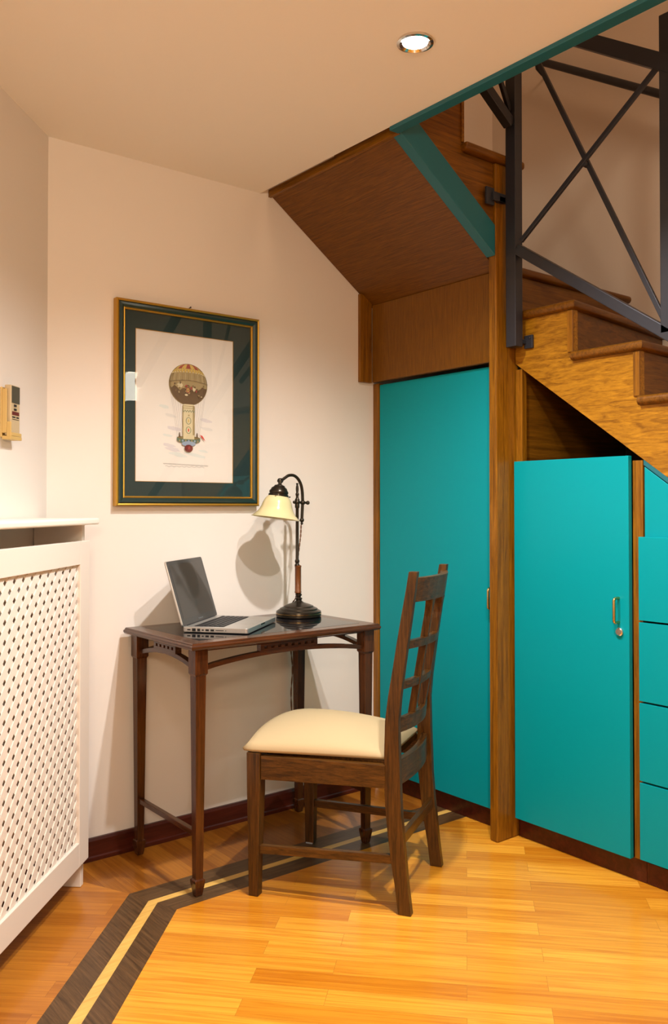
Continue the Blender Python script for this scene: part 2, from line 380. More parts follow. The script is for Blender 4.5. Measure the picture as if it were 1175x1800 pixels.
# stair cupboard (right door) and drawers
LC = thing('stair_cupboard', 'low teal cupboard with brass pull, below the triangular opening under the stairs', 'cupboard', (2.38, 1.75, 0)); LO = (2.38, 1.75, 0)
lp_ = lambda mb, n, mt, bv=.0015, par=LC, **k: mb.build(n, mt, par, bv, off=LO, **k)
m = MB(); m.box(2.380, 2.3985, 1.541, 1.992, .072, 1.310); d_ = lp_(m, 'door', M_TEAL)
m = MB(); pull(m, 2.380, 1.577, .793, .868); m.build('handle', M_BRASS, d_, 0, True, off=LO)
m = MB(); Mx = Matrix.Rotation(-PI/2, 4, 'Y'); m.lathe([(.0001, 0), (.013, 0), (.013, .006), (.010, .009), (.0001, .009)], (2.380, 1.573, .764), 24, Mx)
m.box(2.3695, 2.372, 1.5715, 1.5745, .757, .771); m.build('lock', M_CHROME, d_, 0, True, off=LO)
m = MB(); m.box(2.401, 2.419, 1.505, 1.5395, .0715, 1.295); m.build('stile', M_OAK, LC, .001, off=LO)
m = MB(); m.box(2.401, 2.425, 1.972, 2.0, .0715, 1.634); m.build('stile', M_OAK, LC, .001, off=LO)
m = MB(); m.box(2.426, 3.05, 1.985, 1.999, .0, 1.80); m.build('side_panel', M_OAKX, LC, 0, off=LO)
m = MB(); m.box(3.05, 3.062, 1.505, 1.984, .0, 1.62); m.build('back_panel', M_DARK, LC, 0, off=LO)
m = MB(); m.box(2.43, 3.05, 1.520, 1.534, .08, 1.26); m.build('side_panel', M_DARK, LC, 0, off=LO)
m = MB(); m.box(2.412, 2.43, 1.505, 1.9995, 0.001, .070); m.build('plinth', M_PLINTH, LC, .001, off=LO)
m = MB(); m.box(2.43, 3.05, 1.536, 1.984, .070, .086); m.build('bottom_shelf', M_DARK, LC, 0, off=LO)
DC = thing('drawer_unit', 'bank of teal drawers under the stairs at the right edge', 'drawers', (2.38, 1.25, 0)); DO = (2.38, 1.25, 0)
zs = [.078, .3165, .558, .803, 1.063]
for a, b in zip(zs, zs[1:]):
    m = MB(); m.box(2.380, 2.3985, .98, 1.508, a+.003, b-.003); m.build('drawer', M_TEAL, DC, .001, off=DO)
sl = lambda y: 1.655-(2.0-y)*.7165
m = MB(); m.prism([(1.02, sl(1.02)-.022), (1.5, sl(1.5)-.022), (1.5, 1.0), (1.02, .96)][::-1] if False else [(1.25, sl(1.25)-.022), (1.5, sl(1.5)-.022), (1.5, 1.05), (1.25, 1.05)], 0, 2.403, 2.420)
o = m.build('upper_panel', M_TEAL, DC, .001, off=DO)
m = MB(); m.prism([(1.02, sl(1.02)), (1.502, sl(1.502)), (1.502, sl(1.502)-.018), (1.02, sl(1.02)-.018)], 0, 2.401, 2.42)
o = m.build('edge_strip', M_TEALD, DC, .001, off=DO); o['label'] = 'dark teal sloping strip'
m = MB(); m.box(2.412, 2.43, .98, 1.504, 0.001, .066); m.build('plinth', M_PLINTH, DC, .001, off=DO)
m = MB(); m.box(2.425, 3.0, .98, .994, .066, .80); m.box(2.425, 3.0, .995, 1.50, .068, .08); m.build('carcass', M_DARK, DC, 0, off=DO)

# ------------------------------------------------------------------ metal railing
RL = thing('stair_railing', 'dark grey metal stair railing with crossed bars, fixed beside the oak treads', 'railing', (2.345, 1.96, 1.70)); RO = (2.345, 1.96, 1.70)
rp = lambda mb, n, bv=.002, **k: mb.build(n, M_IRON, RL, bv, off=RO, **k)
XR = 2.345
m = MB(); m.box(2.330, 2.368, 1.941, 1.984, 1.703, 3.25); rp(m, 'post')
m = MB(); m.box(2.330, 2.362, 1.362, 1.400, 1.66, 2.60); rp(m, 'post')
m = MB(); m.bar((XR, 1.94, 2.036), (XR, .55, 2.036-1.39*.68), .030, .034); rp(m, 'bottom_rail')
m = MB(); m.bar((XR, 1.94, 2.825), (XR, .55, 2.825-1.39*.665), .036, .046); rp(m, 'top_rail')
m = MB(); m.bar((XR-.004, 1.925, 2.06), (XR-.004, 1.400, 2.463), .012, .016); rp(m, 'cross_bar')
m = MB(); m.bar((XR+.010, 1.93, 2.80), (XR+.010, 1.400, 1.70), .012, .016); rp(m, 'cross_bar')
m = MB(); m.box(XR-.009, XR+.014, 1.660, 1.674, 2.238, 2.252); rp(m, 'cross_boss')
# upper flight side
m = MB(); m.bar((2.332, 1.966, 2.475), (1.55, 1.966, 2.475+.782*.70), .034, .034, side=(0, 1, 0)); rp(m, 'bottom_rail')
m = MB(); m.bar((2.332, 1.966, 3.20), (1.55, 1.966, 3.20+.782*.70), .034, .034, side=(0, 1, 0)); rp(m, 'top_rail')
m = MB(); m.bar((2.332, 1.966, 2.52), (1.90, 1.966, 3.36), .014, .016, side=(0, 1, 0)); rp(m, 'cross_bar')
for (x0, x1, y0, y1, z0, z1) in ((2.362, 2.3985, 1.945, 1.965, 1.716, 1.732),):
    m = MB(); m.box(x0, x1, y0, y1, z0, z1); m.box(2.3900, 2.3995, 1.918, 1.954, 1.700, 1.746); m.sphere((2.389, 1.928, 1.735), .004)
    rp(m, 'bracket')
m = MB(); m.box(2.300, 2.332, 1.984, 2.0035, 2.205, 2.225); m.box(2.245, 2.285, 1.994, 2.0035, 2.19, 2.25); m.box(2.27, 2.34, 1.984, 1.9945, 2.205, 2.235); rp(m, 'bracket')

HR = thing('wall_handrail', 'thin round dark handrail on the wall above the stairs', 'handrail', (3.05, 1.9, 2.8)); HO = (3.05, 1.9, 2.8)
m = MB(); sl2 = (3.10-2.743)/(2.399-1.83)
m.tube([(3.05, 2.44, 3.10+.041*sl2), (3.05, .6, 3.10-(2.399-.6)*sl2)], .016, 14); m.build('rail', M_IRON, HR, 0, True, off=HO)
for y in (2.42, 1.25):
    zz = 3.10-(2.399-y)*sl2
    m = MB(); m.tube([(XW-.002, y, zz-.05), (XW-.03, y, zz-.05), (3.055, y, zz-.035), (3.05, y, zz-.012)], .007); m.build('bracket', M_IRON, HR, 0, True, off=HO)

# ------------------------------------------------------------------ downlights
def downlight(x, y, z, watts, cone, label):
    t = thing('ceiling_downlight', label, 'ceiling light', (x, y, z))
    m = MB(); m.lathe([(.046, -.001), (.047, -.006), (.040, -.008), (.033, -.003), (.033, -.001)], seg=36)
    m.build('ring', M_CHROME, t, 0, True)
    m = MB(); m.lathe([(.0001, -.0065), (.020, -.006), (.0325, -.0025), (.0325, -.0015), (.0001, -.0012)], seg=32); m.build('bulb', M_BULB, t, 0, True)
    l = bpy.data.lights.new('spot_beam', 'SPOT'); l.energy = watts; l.color = LAMP_COL; l.spot_size = math.radians(cone); l.spot_blend = 1.0; l.shadow_soft_size = .022
    o = bpy.data.objects.new('spot_beam', l); C.objects.link(o); o.location = (0, 0, -.035); o.parent = t
for d in DOWN: downlight(*d)

WLM = mat('wall_lamp_glow', (1, 1, 1), .5, emis=(1, .93, .78), es=13)
WL = thing('wall_lamp', 'lit wall lamp seen only as the bright patch reflected in the picture glass', 'wall lamp', (XW, -1.215, 2.13)); WO = tuple(WL.location)
m = MB(); m.box(XW-.07, XW-.002, -1.345, -1.085, 2.015, 2.245); m.build('diffuser', WLM, WL, .012, off=WO)
m = MB(); m.box(XW-.075, XW-.002, -1.35, -1.08, 2.246, 2.262); m.build('top_cap', M_SLAB, WL, .002, off=WO)
m = MB(); m.box(XW-.075, XW-.002, -1.35, -1.08, 2.000, 2.014); m.build('bottom_cap', M_SLAB, WL, .002, off=WO)

# ------------------------------------------------------------------ radiator cover (local frame: x = towards the corner along the wall, y = into the wall, z up)
ang = math.atan2(.730, .683)
RC = thing('radiator_cover', 'off-white radiator cover with diagonal lattice front along the left wall', 'radiator cover', tuple(CO), ang)
# local: x=s, local -y = into the room (k = -y)
S0 = -1.55; SR = -.088
m = MB(); m.box(S0-.02, -.062, -.197, -.003, 1.098, 1.117); o = m.build('top_slab', M_SLAB, RC, .006, seg=3)
def kbox(m, s0, s1, k0, k1, z0, z1): return m.box(s0, s1, -k1, -k0, z0, z1)
m = MB(); kbox(m, S0, SR-.075, .157, .175, .98, 1.049); kbox(m, S0, SR-.075, .157, .175, .086, .158)
kbox(m, SR-.075, SR, .157, .175, .086, 1.049); kbox(m, S0-.0, S0+.07, .157, .175, .158, .98)
m.build('front_frame', M_RAD, RC, .0015)
m = MB(); m.prism([], 0, 0, 0) if False else None
# lattice: two layers of crossing slats clipped to the opening
LZ0, LZ1 = .150, .988; LS0, LS1 = S0+.06, SR-.068
import itertools
def clipseg(px, pz, dx, dz):
    t0, t1 = -9, 9
    for p, d, lo, hi in ((px, dx, LS0, LS1), (pz, dz, LZ0, LZ1)):
        a, b = (lo-p)/d, (hi-p)/d
        if a > b: a, b = b, a
        t0 = max(t0, a); t1 = min(t1, b)
    return t0, t1
m = MB(); dx, dz = .0515, .0485; nn = math.hypot(dx, dz); pitch = dx*dz/nn; wv = pitch*.60
for sign, kk in ((1, .1655), (-1, .1633)):
    ux, uz = dx/nn, sign*dz/nn
    for i in range(-70, 110):
        px, pz = -.40+i*dx+dx/2, .943
        t0, t1 = clipseg(px, pz, ux, uz)
        if t1-t0 < .02: continue
        cx, cz = -uz, ux
        a = [(px+ux*t+cx*e*wv/2, -q, pz+uz*t+cz*e*wv/2) for t in (t0, t1) for e in (1, -1) for q in (kk-.0011, kk+.0011)]
        m.loft([[a[0], a[1], a[3], a[2]], [a[4], a[5], a[7], a[6]]])
m.build('lattice', M_RAD, RC, 0)
m = MB(); kbox(m, -.100, -.078, .003, .155, 0.001, 1.0975); m.build('end_panel', M_RAD, RC, .001)
m = MB(); kbox(m, S0, S0+.022, .003, .155, 0.001, 1.0975); m.build('end_panel', M_RAD, RC, .001)
# ------------------------------------------------------------------ remote and its holder on the left wall
RH = thing('remote_holder', 'yellowed plastic holder fixed to the left wall above the radiator cover', 'holder', tuple(CO), ang)
s0, s1 = -.322, -.252
m = MB(); kbox(m, s0, s1, .0, .006, 1.348, 1.49); m.build('back_plate', M_HOLDER, RH, .002)
m = MB(); kbox(m, s0, s0+.004, .006, .020, 1.36, 1.485); kbox(m, s0, s0+.004, .020, .033, 1.348, 1.392)
kbox(m, s0, s1, .006, .033, 1.342, 1.352); kbox(m, s0+.004, s1-.004, .031, .034, 1.352, 1.362); m.build('cradle', M_HOLDER, RH, .0015)
RM = thing('remote_control', 'beige air conditioner remote with dark screen, standing in its wall holder', 'remote control', tuple(CO), ang)
m = MB(); kbox(m, s0+.0065, s1-.0065, .010, .0295, 1.354, 1.497); m.build('body', M_REMOTE, RM, .003, seg=3)
m = MB(); kbox(m, s0+.010, s1-.010, .0297, .0305, 1.446, 1.494); m.build('screen', M_LCD, RM)
m = MB(); kbox(m, s0+.024, s1-.032, .0297, .032, 1.436, 1.442); m.build('button', M_KEY, RM, .0005)
m = MB(); kbox(m, s0+.024, s1-.032, .0297, .032, 1.425, 1.431); m.build('button', M_KEY, RM, .0005)
m = MB(); kbox(m, s0+.013, s1-.013, .0297, .0303, 1.412, 1.422); m.build('sticker', M_RED, RM)
m = MB(); kbox(m, s0+.014, s1-.036, .0297, .0302, 1.404, 1.408); kbox(m, s0+.040, s1-.014, .0297, .0302, 1.404, 1.408); kbox(m, s0+.014, s1-.014, .0297, .0302, 1.399, 1.4005); m.build('markings', M_KEY, RM)

# ------------------------------------------------------------------ framed print on the back wall
FX0, FX1, FZ0, FZ1 = 1.223, 1.790, 1.155, 1.850
PF = thing('framed_print', 'balloon print in green and gold frame hanging on the wall above the desk', 'picture', ((FX0+FX1)/2, YW, (FZ0+FZ1)/2)); FO = tuple(PF.location)
def frame_ring(prof, name, mt, lab=None):
    """prof: (distance inwards from outer edge, distance from the wall)"""
    m = MB(); rings = []
    for sx, sz in ((0, 0), (1, 0), (1, 1), (0, 1)):
        r = []
        for d, h in prof:
            x = FX0+d if sx == 0 else FX1-d; z_ = FZ0+d if sz == 0 else FZ1-d
            r.append((x, YW-h, z_))
        rings.append(r)
    m.loft(rings, closed=True); o = m.build(name, mt, PF, 0, off=FO)
    if lab: o['label'] = lab
frame_ring([(0, .002), (0, .026), (.004, .030), (.0085, .028), (.0085, .002)], 'gilt_edge', M_GOLD, 'outer gold edge')
frame_ring([(.0086, .002), (.0086, .026), (.013, .030), (.020, .0295), (.027, .024), (.027, .002)], 'frame', M_GREENF, 'dark green moulding')
frame_ring([(.0271, .002), (.0271, .0235), (.030, .025), (.0335, .0215), (.0335, .002)], 'gilt_slip', M_GOLD, 'inner gold line')
# mount board with print window
I0, I1, J0, J1 = FX0+.0336, FX1-.0336, FZ0+.0336, FZ1-.0336
PX0, PX1, PZ0, PZ1 = 1.297, 1.684, 1.238, 1.758
m = MB(); yb_ = YW-.014
for x0, x1, z0, z1 in ((I0, PX0, J0, J1), (PX1, I1, J0, J1), (PX0, PX1, J0, PZ0), (PX0, PX1, PZ1, J1)): m.box(x0, x1, yb_, yb_+.002, z0, z1)
m.build('mount', M_MATB, PF, 0, off=FO)
m = MB(); t_ = .0016
for x0, x1, z0, z1 in ((PX0, PX0+t_, PZ0, PZ1), (PX1-t_, PX1, PZ0, PZ1), (PX0, PX1, PZ0, PZ0+t_), (PX0, PX1, PZ1-t_, PZ1)): m.box(x0, x1, yb_-.0003, yb_+.002, z0, z1)
m.build('mount_bevel', M_GOLD, PF, 0, off=FO)
# print: one flat sheet with painted shapes as thin ink layers
INK = [M_PAPER,
       mat('ink_olive', (.23, .165, .06), .8), mat('ink_brown', (.13, .075, .030), .8), mat('ink_red', (.33, .055, .04), .8),
       mat('ink_yellow', (.60, .42, .10), .8), mat('ink_cream', (.66, .56, .34), .8), mat('ink_green', (.10, .16, .10), .8),
       mat('ink_grey', (.34, .31, .30), .8), mat('ink_scarlet', (.62, .04, .03), .8), mat('ink_blue', (.30, .36, .44), .8),
       mat('ink_cloud', (.69, .65, .59), .85), mat('ink_lilac', (.66, .60, .58), .85), mat('ink_maroon', (.16, .02, .012), .6), mat('ink_pale_blue', (.67, .68, .62), .85),
       mat('ink_tan', (.36, .27, .12), .8), mat('ink_script', (.15, .12, .10), .8)]
m = MB(); m.mi = 0; yp = YW-.0125
m.box(PX0-.002, PX1+.002, yp, yp+.0010, PZ0-.002, PZ1+.002)
lay = [0]
def flat(pts, mi, lv=None):
    lay[0] += 1
    y = yp-.00003*lay[0] if lv is None else lv
    m.mi = mi; m._f([m.bm.verts.new((a, y, b)) for a, b in pts])
def ell(cx, cz, rx, rz, n=28, a0=0, a1=2*PI): return [(cx+rx*math.cos(a0+(a1-a0)*i/n), cz+rz*math.sin(a0+(a1-a0)*i/n)) for i in range(n if a1-a0 > 6.2 else n+1)]
CXB, CZB = 1.4995, 1.583
def soft(cx, cz, rx, rz, mi, n=22, ang=-.15):
    q = []
    for i in range(n):
        a = 2*PI*i/n; r = random.uniform(.75, 1.1); x, z_ = rx*r*math.cos(a), rz*r*math.sin(a)
        q.append((cx+x*math.cos(ang)-z_*math.sin(ang), cz+x*math.sin(ang)+z_*math.cos(ang)))
    flat(q, mi)
for cx, cz, rx, rz, mi in ((1.405, 1.50, .022, .007, 13), (1.43, 1.47, .025, .006, 10), (1.445, 1.425, .032, .007, 11), (1.57, 1.46, .026, .007, 11), (1.575, 1.43, .028, .006, 10),
                           (1.425, 1.365, .026, .007, 11), (1.44, 1.352, .03, .008, 9 if False else 11), (1.46, 1.335, .04, .007, 13), (1.53, 1.335, .045, .007, 13), (1.56, 1.35, .02, .005, 13), (1.42, 1.40, .02, .005, 13)):
    soft(cx, cz, rx, rz, mi)
RXB, RZB = .0765, .0735
# ropes
for i in range(15):
    u = -1+2*i/14
    if abs(u) < .42: continue
    x0 = CXB+u*RXB*.97; z0 = CZB-RZB*math.sqrt(max(0, 1-u*u))*.9; x1 = CXB+u*.042; z1 = 1.392
    flat([(x0-.0003, z0), (x0+.0003, z0), (x1+.0003, z1), (x1-.0003, z1)], 7)
flat(ell(CXB, CZB, RXB, RZB, 48), 1)
flat(ell(CXB+.003, CZB-.002, RXB-.006, RZB-.005, 48), 14)
# darker landscape on the lower half
q = ell(CXB+.001, CZB-.001, RXB-.003, RZB-.003, 26, PI+.12, 2*PI-.12); q += [(CXB+.066-.132*i/12, CZB-.020+.007*math.sin(i*1.9)+.010*abs(1-i/6)) for i in range(13)]; flat(q, 2)
flat(ell(CXB-.034, CZB-.004, .012, .009, 14), 5)
# crown: red and yellow gores
top = (CXB+.004, CZB+RZB)
TL = .16
def sph(lon, lat, k=.985): return (CXB+RXB*k*math.cos(lat)*math.sin(lon), CZB+RZB*k*(math.sin(lat)*math.cos(TL)+math.cos(lat)*math.cos(lon)*math.sin(TL)))
for i in range(9):
    a0, a1 = -1.5+3.0*i/9, -1.5+3.0*(i+1)/9
    flat([sph(a0+(a1-a0)*q_/4, .72) for q_ in range(5)]+[sph(a1, .95), sph(a1, 1.2), sph(a0, 1.2), sph(a0, .95)], 3 if i % 2 == 0 else 4)
    flat([sph(a0, 1.2), sph(a1, 1.2), sph(a1, 1.5), sph(a0, 1.5)], 3 if i % 2 == 0 else 14)
for i in range(15):
    lo = -1.35+2.7*i/14; w2 = .085
    flat([sph(lo-w2, .72), sph(lo+w2, .72), sph(lo+w2*.9, .58), sph(lo, .44), sph(lo-w2*.9, .58)], 4); x, z_ = sph(lo, .74); flat(ell(x, z_, .0013, .0013, 6), 2)
    x, z_ = sph(lo+.09, .50); flat(ell(x, z_, .0022, .0026, 8), 5)
for i in range(17):
    lo = -1.4+2.8*i/16; x0, z0 = sph(lo, .42); x1, z1 = sph(lo, .02)
    flat([(x0-.00035, z0), (x0+.00035, z0), (x1+.00035, z1), (x1-.00035, z1)], 5 if i % 2 else 2)
for i in range(26):
    lo = random.uniform(-1.1, 1.1); la_ = random.uniform(-.75, -.05); x, z_ = sph(lo, la_)
    flat(ell(x, z_, random.uniform(.002, .007), random.uniform(.0015, .005), 8), random.choice((1, 2, 14, 1, 2, 14, 5)))
for x, z_, rx, rz, mi in ((-.003, -.020, .008, .010, 3), (-.003, -.020, .0055, .007, 4), (-.003, -.020, .003, .004, 1), (.010, -.012, .004, .006, 3), (-.010, -.006, .005, .004, 3), (.021, -.016, .006, .007, 5), (.024, -.008, .003, .004, 2), (.030, -.022, .003, .005, 3)):
    flat(ell(CXB+x, CZB+z_, rx, rz, 10), mi)
q = [(CXB-RXB+2*RXB*i/16, CZB+.006+.010*math.sin(PI*i/16)) for i in range(17)]; flat(q+[(a, b-.0012) for a, b in q[::-1]], 2)
# column
flat([(CXB-.024, 1.392), (CXB-.024, 1.508), (CXB-.018, 1.5135), (CXB+.018, 1.5135), (CXB+.024, 1.508), (CXB+.024, 1.392)], 5)
flat([(CXB+.016, 1.392), (CXB+.016, 1.51), (CXB+.024, 1.507), (CXB+.024, 1.392)], 14)
flat([(CXB-.024, 1.392), (CXB-.024, 1.507), (CXB-.021, 1.51), (CXB-.021, 1.392)], 14)
for zz in (1.507, 1.500): flat([(CXB-.024, zz), (CXB+.024, zz), (CXB+.024, zz-.0014), (CXB-.024, zz-.0014)], 1)
for i in range(5):
    x = CXB-.0192+i*.0096; q = [(x-.0048, 1.494), (x, 1.487), (x+.0048, 1.494)]; flat(q+[(a, b-.003) for a, b in q[::-1]], 6)
for cz, mi in ((1.455, 4), (1.422, 8)):
    o_ = ell(CXB-.001, cz, .0105, .0125, 20); flat(o_, 6); flat(ell(CXB-.001, cz, .0085, .0108, 20), 5); flat(ell(CXB-.001, cz, .0025, .006, 12), mi)
flat(ell(CXB, 1.474, .003, .003, 10), 14)
# gallery
flat(ell(CXB, 1.386, .046, .011, 24, PI, 2*PI)+[(CXB+.046, 1.395), (CXB-.046, 1.395)], 6); flat(ell(CXB, 1.395, .046, .006, 24), 1)
for i in range(7): flat(ell(CXB-.036+i*.012, 1.384, .0035, .004, 8), 9 if i % 2 else 14)
flat([(CXB-.022, 1.39), (CXB-.022, 1.405), (CXB+.022, 1.405), (CXB+.022, 1.39)], 5)
flat(ell(CXB, 1.374, .028, .009, 18), 9); flat(ell(CXB, 1.358, .0165, .013, 18), 12); flat(ell(CXB+.001, 1.360, .005, .006, 12), 3)
for x in (-.036, .033):
    flat([(CXB+x-.003, 1.396), (CXB+x+.004, 1.396), (CXB+x+.002, 1.409), (CXB+x-.001, 1.409)], 2); flat(ell(CXB+x, 1.411, .002, .0024, 8), 2)
flat([(CXB+.044, 1.408), (CXB+.055, 1.404), (CXB+.062, 1.393), (CXB+.067, 1.385), (CXB+.058, 1.392), (CXB+.050, 1.400)], 8)
# handwritten-looking caption: illegible flowing line
for pas in range(2):
    pts = []
    for i in range(150):
        t = i/149; x = 1.402+.178*t+.0012*math.sin(i*1.9); z_ = 1.302-.004*t+.0026*math.sin(i*1.37)*(.4+.6*abs(math.sin(i*.21)))-.0060*pas*(1-abs(2*t-1)*.4)
        if pas: z_ = 1.293+.0018*math.sin(i*.33); x = 1.41+.155*t
        pts.append((x, z_))
    for (a, b), (c_, d) in zip(pts, pts[1:]):
        L_ = math.hypot(c_-a, d-b) or 1; nx, nz = -(d-b)/L_*.00045, (c_-a)/L_*.00045
        m.mi = 15; y = yp-.0002; m._f([m.bm.verts.new((p, y, r)) for p, r in ((a-nx, b-nz), (c_-nx, d-nz), (c_+nx, d+nz), (a+nx, b+nz))])
o = m.build('print', INK, PF, 0, off=FO, recalc=False); o['label'] = 'cream sheet printed with an antique balloon and a fine script line'
m = MB(); m.box(I0-.002, I1+.002, YW-.0195, YW-.0180, J0-.002, J1+.002); m.build('glass', M_GLASS, PF, 0, off=FO)
m = MB(); m.tube([(1.508, YW-.001, 1.856), (1.508, YW-.012, 1.858)], .0018, 8); m.sphere((1.508, YW-.013, 1.858), .003)
tag(m.build('picture_nail', M_BRONZE), 'small nail in the wall just above the picture frame', 'nail')

# ------------------------------------------------------------------ side table
TX0, TX1, TY0, TY1 = 1.253, 1.990, 2.250, 2.716
TB = thing('side_table', 'slender mahogany table with black glass inset top against the picture wall', 'table', ((TX0+TX1)/2, (TY0+TY1)/2, 0)); TBO = tuple(TB.location)
bp_ = lambda mb, n, mt, bv=.0012, par=TB, **k: mb.build(n, mt, par, bv, off=TBO, **k)
def moulded(x0, x1, y0, y1, prof, inner, m):
    rings = []
    P_ = [(d, z_) for d, z_ in prof]
    for cx, cy in ((0, 0), (1, 0), (1, 1), (0, 1)):
        rings.append([((x0+d) if cx == 0 else (x1-d), (y0+d) if cy == 0 else (y1-d), z_) for d, z_ in P_])
    m.loft(rings, closed=True)
prof = [(.012, .7285), (.004, .7310), (.0008, .7360), (.0005, .7410), (.0045, .7450), (.0050, .7485), (.008, .7505), (.054, .7505), (.054, .7285)]
m = MB(); moulded(TX0, TX1, TY0, TY1, prof, 0, m); bp_(m, 'top_frame', M_TABX, .0006)
m = MB(); m.box(TX0+.0545, TX1-.0545, TY0+.0545, TY1-.0545, .7300, .7508); o = bp_(m, 'glass_inset', M_BLACKG, .0004); o['label'] = 'glossy black glass panel'
LX = (1.297, 1.952); LY = (2.290, 2.680)
def table_leg(cx, cy):
    m = MB(); sec = [(.0215, .7280), (.0215, .6565), (.0175, .6500), (.0175, .6480), (.0120, .052), (.0120, .0505), (.0165, .048), (.0165, .040), (.0105, .001)]
    m.loft([[(cx+i*h, cy+j*h, z_) for i, j in ((-1, -1), (1, -1), (1, 1), (-1, 1))] for h, z_ in sec])
    bp_(m, 'leg', M_TABZ)
for cx in LX:
    for cy in LY: table_leg(cx, cy)
def arched(axis, fixed, a, b, zt, holes, hw):
    """pierced apron: top rail, arched bottom rail and a centre fret"""
    T = .020
    m = MB(); N = 18
    zl = lambda u: .676+(.701-.676)*math.sin(PI*u)**.8
    low = [(a+(b-a)*i/N, zl(i/N)-.012) for i in range(N+1)]; up = [(a+(b-a)*i/N, zl(i/N)+.002) for i in range(N+1)][::-1]
    lo, hi = fixed-T/2, fixed+T/2
    ax = 1 if axis == 'x' else 0
    # arch as quads
    rings = []
    for (p, z0), (q, z1) in zip(low, up[::-1]):
        r = [(p, z0), (p, z1)]
        rings.append([(p, lo, z0), (p, hi, z0), (p, hi, z1), (p, lo, z1)] if axis == 'x' else [(lo, p, z0), (hi, p, z0), (hi, p, z1), (lo, p, z1)])
    m.loft(rings)
    def bx(p0, p1, z0, z1, e_=0):
        if axis == 'x': m.box(p0, p1, lo-e_, hi+e_, z0, z1)
        else: m.box(lo-e_, hi+e_, p0, p1, z0, z1)
    bx(a, b, .7215, .7282)
    c = (a+b)/2; n = holes; bw = hw*1.25; wd = n*hw+(n+1)*bw
    x = c-wd/2
    for i in range(n+1): bx(x, x+bw, .7076, .7164, .0008); x += hw+bw
    bx(c-wd/2, c+wd/2, .696, .7075, .0008); bx(c-wd/2, c+wd/2, .7165, .7214, .0008)
    bp_(m, 'apron', M_TABX if axis == 'x' else M_TABY, .0004)
arched('x', LY[0], LX[0]+.0218, LX[1]-.0218, 0, 8, .0116)
arched('x', LY[1], LX[0]+.0218, LX[1]-.0218, 0, 8, .0116)
arched('y', LX[0], LY[0]+.0218, LY[1]-.0218, 0, 5, .0116)
arched('y', LX[1], LY[0]+.0218, LY[1]-.0218, 0, 5, .0116)
for cx in LX:
    m = MB(); N = 10
    m.loft([[(cx-.008, y, z_), (cx+.008, y, z_), (cx+.008, y, z_+.016), (cx-.008, y, z_+.016)] for y, z_ in [(LY[0]+.012+(LY[1]-LY[0]-.024)*i/N, .172) for i in range(N+1)]])
    bp_(m, 'stretcher', M_TABY)

# ------------------------------------------------------------------ chair (local frame: +y towards the desk, x to its right)
CA = math.atan2(.859, -.511)-PI/2
CH = thing('dining_chair', 'brown wooden chair with lattice back and cream padded seat, drawn up to the table', 'chair', (1.612, 2.315, 0), CA)
cb = lambda mb, n, mt, bv=.0015, **k: mb.build(n, mt, CH, bv, **k)
for sx in (-1, 1):
    m = MB(); sec = [(.001, .015, .004), (.12, .0165, .003), (.30, .0205, .0), (.415, .0215, 0.0), (.4225, .0215, 0.0)]
    m.loft([[(sx*.213+i*h+sx*o_, -.022+j*h+.004, z_) for i, j in ((-1, -1), (1, -1), (1, 1), (-1, 1))] for z_, h, o_ in sec])
    l_ = cb(m, 'leg', M_CHZ)
    m = MB(); m.box(sx*.213-.013, sx*.213+.013, -.03, -.006, 0, .004); m.build('glide', M_SHOE, l_)
    # back post, one sweep from floor to top; y front, y back
    sec = [(.001, -.452, -.490), (.08, -.442, -.480), (.144, -.431, -.474), (.22, -.421, -.466), (.30, -.413, -.460), (.36, -.411, -.458), (.45, -.4105, -.455), (.54, -.413, -.453),
           (.61, -.422, -.459), (.685, -.435, -.469), (.77, -.449, -.481), (.85, -.463, -.493), (.92, -.476, -.503), (.968, -.484, -.509)]
    m = MB(); rings = []
    for z_, yf, yb2 in sec:
        so = .177+.003*(z_ < .3)*(1-z_/.3); w2 = .0125
        rings.append([(sx*so-w2, yb2, z_), (sx*so+w2, yb2, z_), (sx*so+w2, yf, z_), (sx*so-w2, yf, z_)])
    m.loft(rings); cb(m, 'back_post', M_CHZ)
    # side seat rail
    m = MB(); m.loft([[(x-sx*.0, y, z0), (x-sx*.020, y, z0), (x-sx*.020, y, z0+hh), (x, y, z0+hh)] for x, y, z0, hh in ((sx*.228, -.040, .345, .070), (sx*.192, -.414, .350, .066))])
    cb(m, 'seat_rail', M_CHY)
    m = MB(); m.loft([[(x-.008, y, z0), (x+.008, y, z0), (x+.008, y, z0+.025), (x-.008, y, z0+.025)] for x, y, z0 in ((sx*.214, -.034, .124), (sx*.180, -.436, .138))])
    cb(m, 'stretcher', M_CHY)
m = MB(); m.box(-.195, .195, -.034, -.012, .345, .413); cb(m, 'seat_rail', M_CHX)
def bowed(y0, z0, z1, bow, t, name, xl=.1655, dy=0, N=12):
    m = MB(); rings = []
    for i in range(N+1):
        u = -1+2*i/N; b_ = bow*(1-u*u); x = u*xl
        rings.append([(x, y0-b_, z0), (x, y0-b_-t, z0), (x, y0-b_-t+dy, z1), (x, y0-b_+dy, z1)])
    m.loft(rings); return cb(m, name, M_CHX, .0015)
bowed(-.424, .352, .424, .018, .020, 'seat_rail')
bowed(-.476, .880, .950, .034, .021, 'crest_rail', dy=-.011)
bowed(-.455, .745, .769, .034, .020, 'back_slat', dy=-.004)
bowed(-.433, .627, .651, .032, .020, 'back_slat', dy=-.004)
bowed(-.421, .500, .544, .032, .016, 'back_slat', dy=-.004)
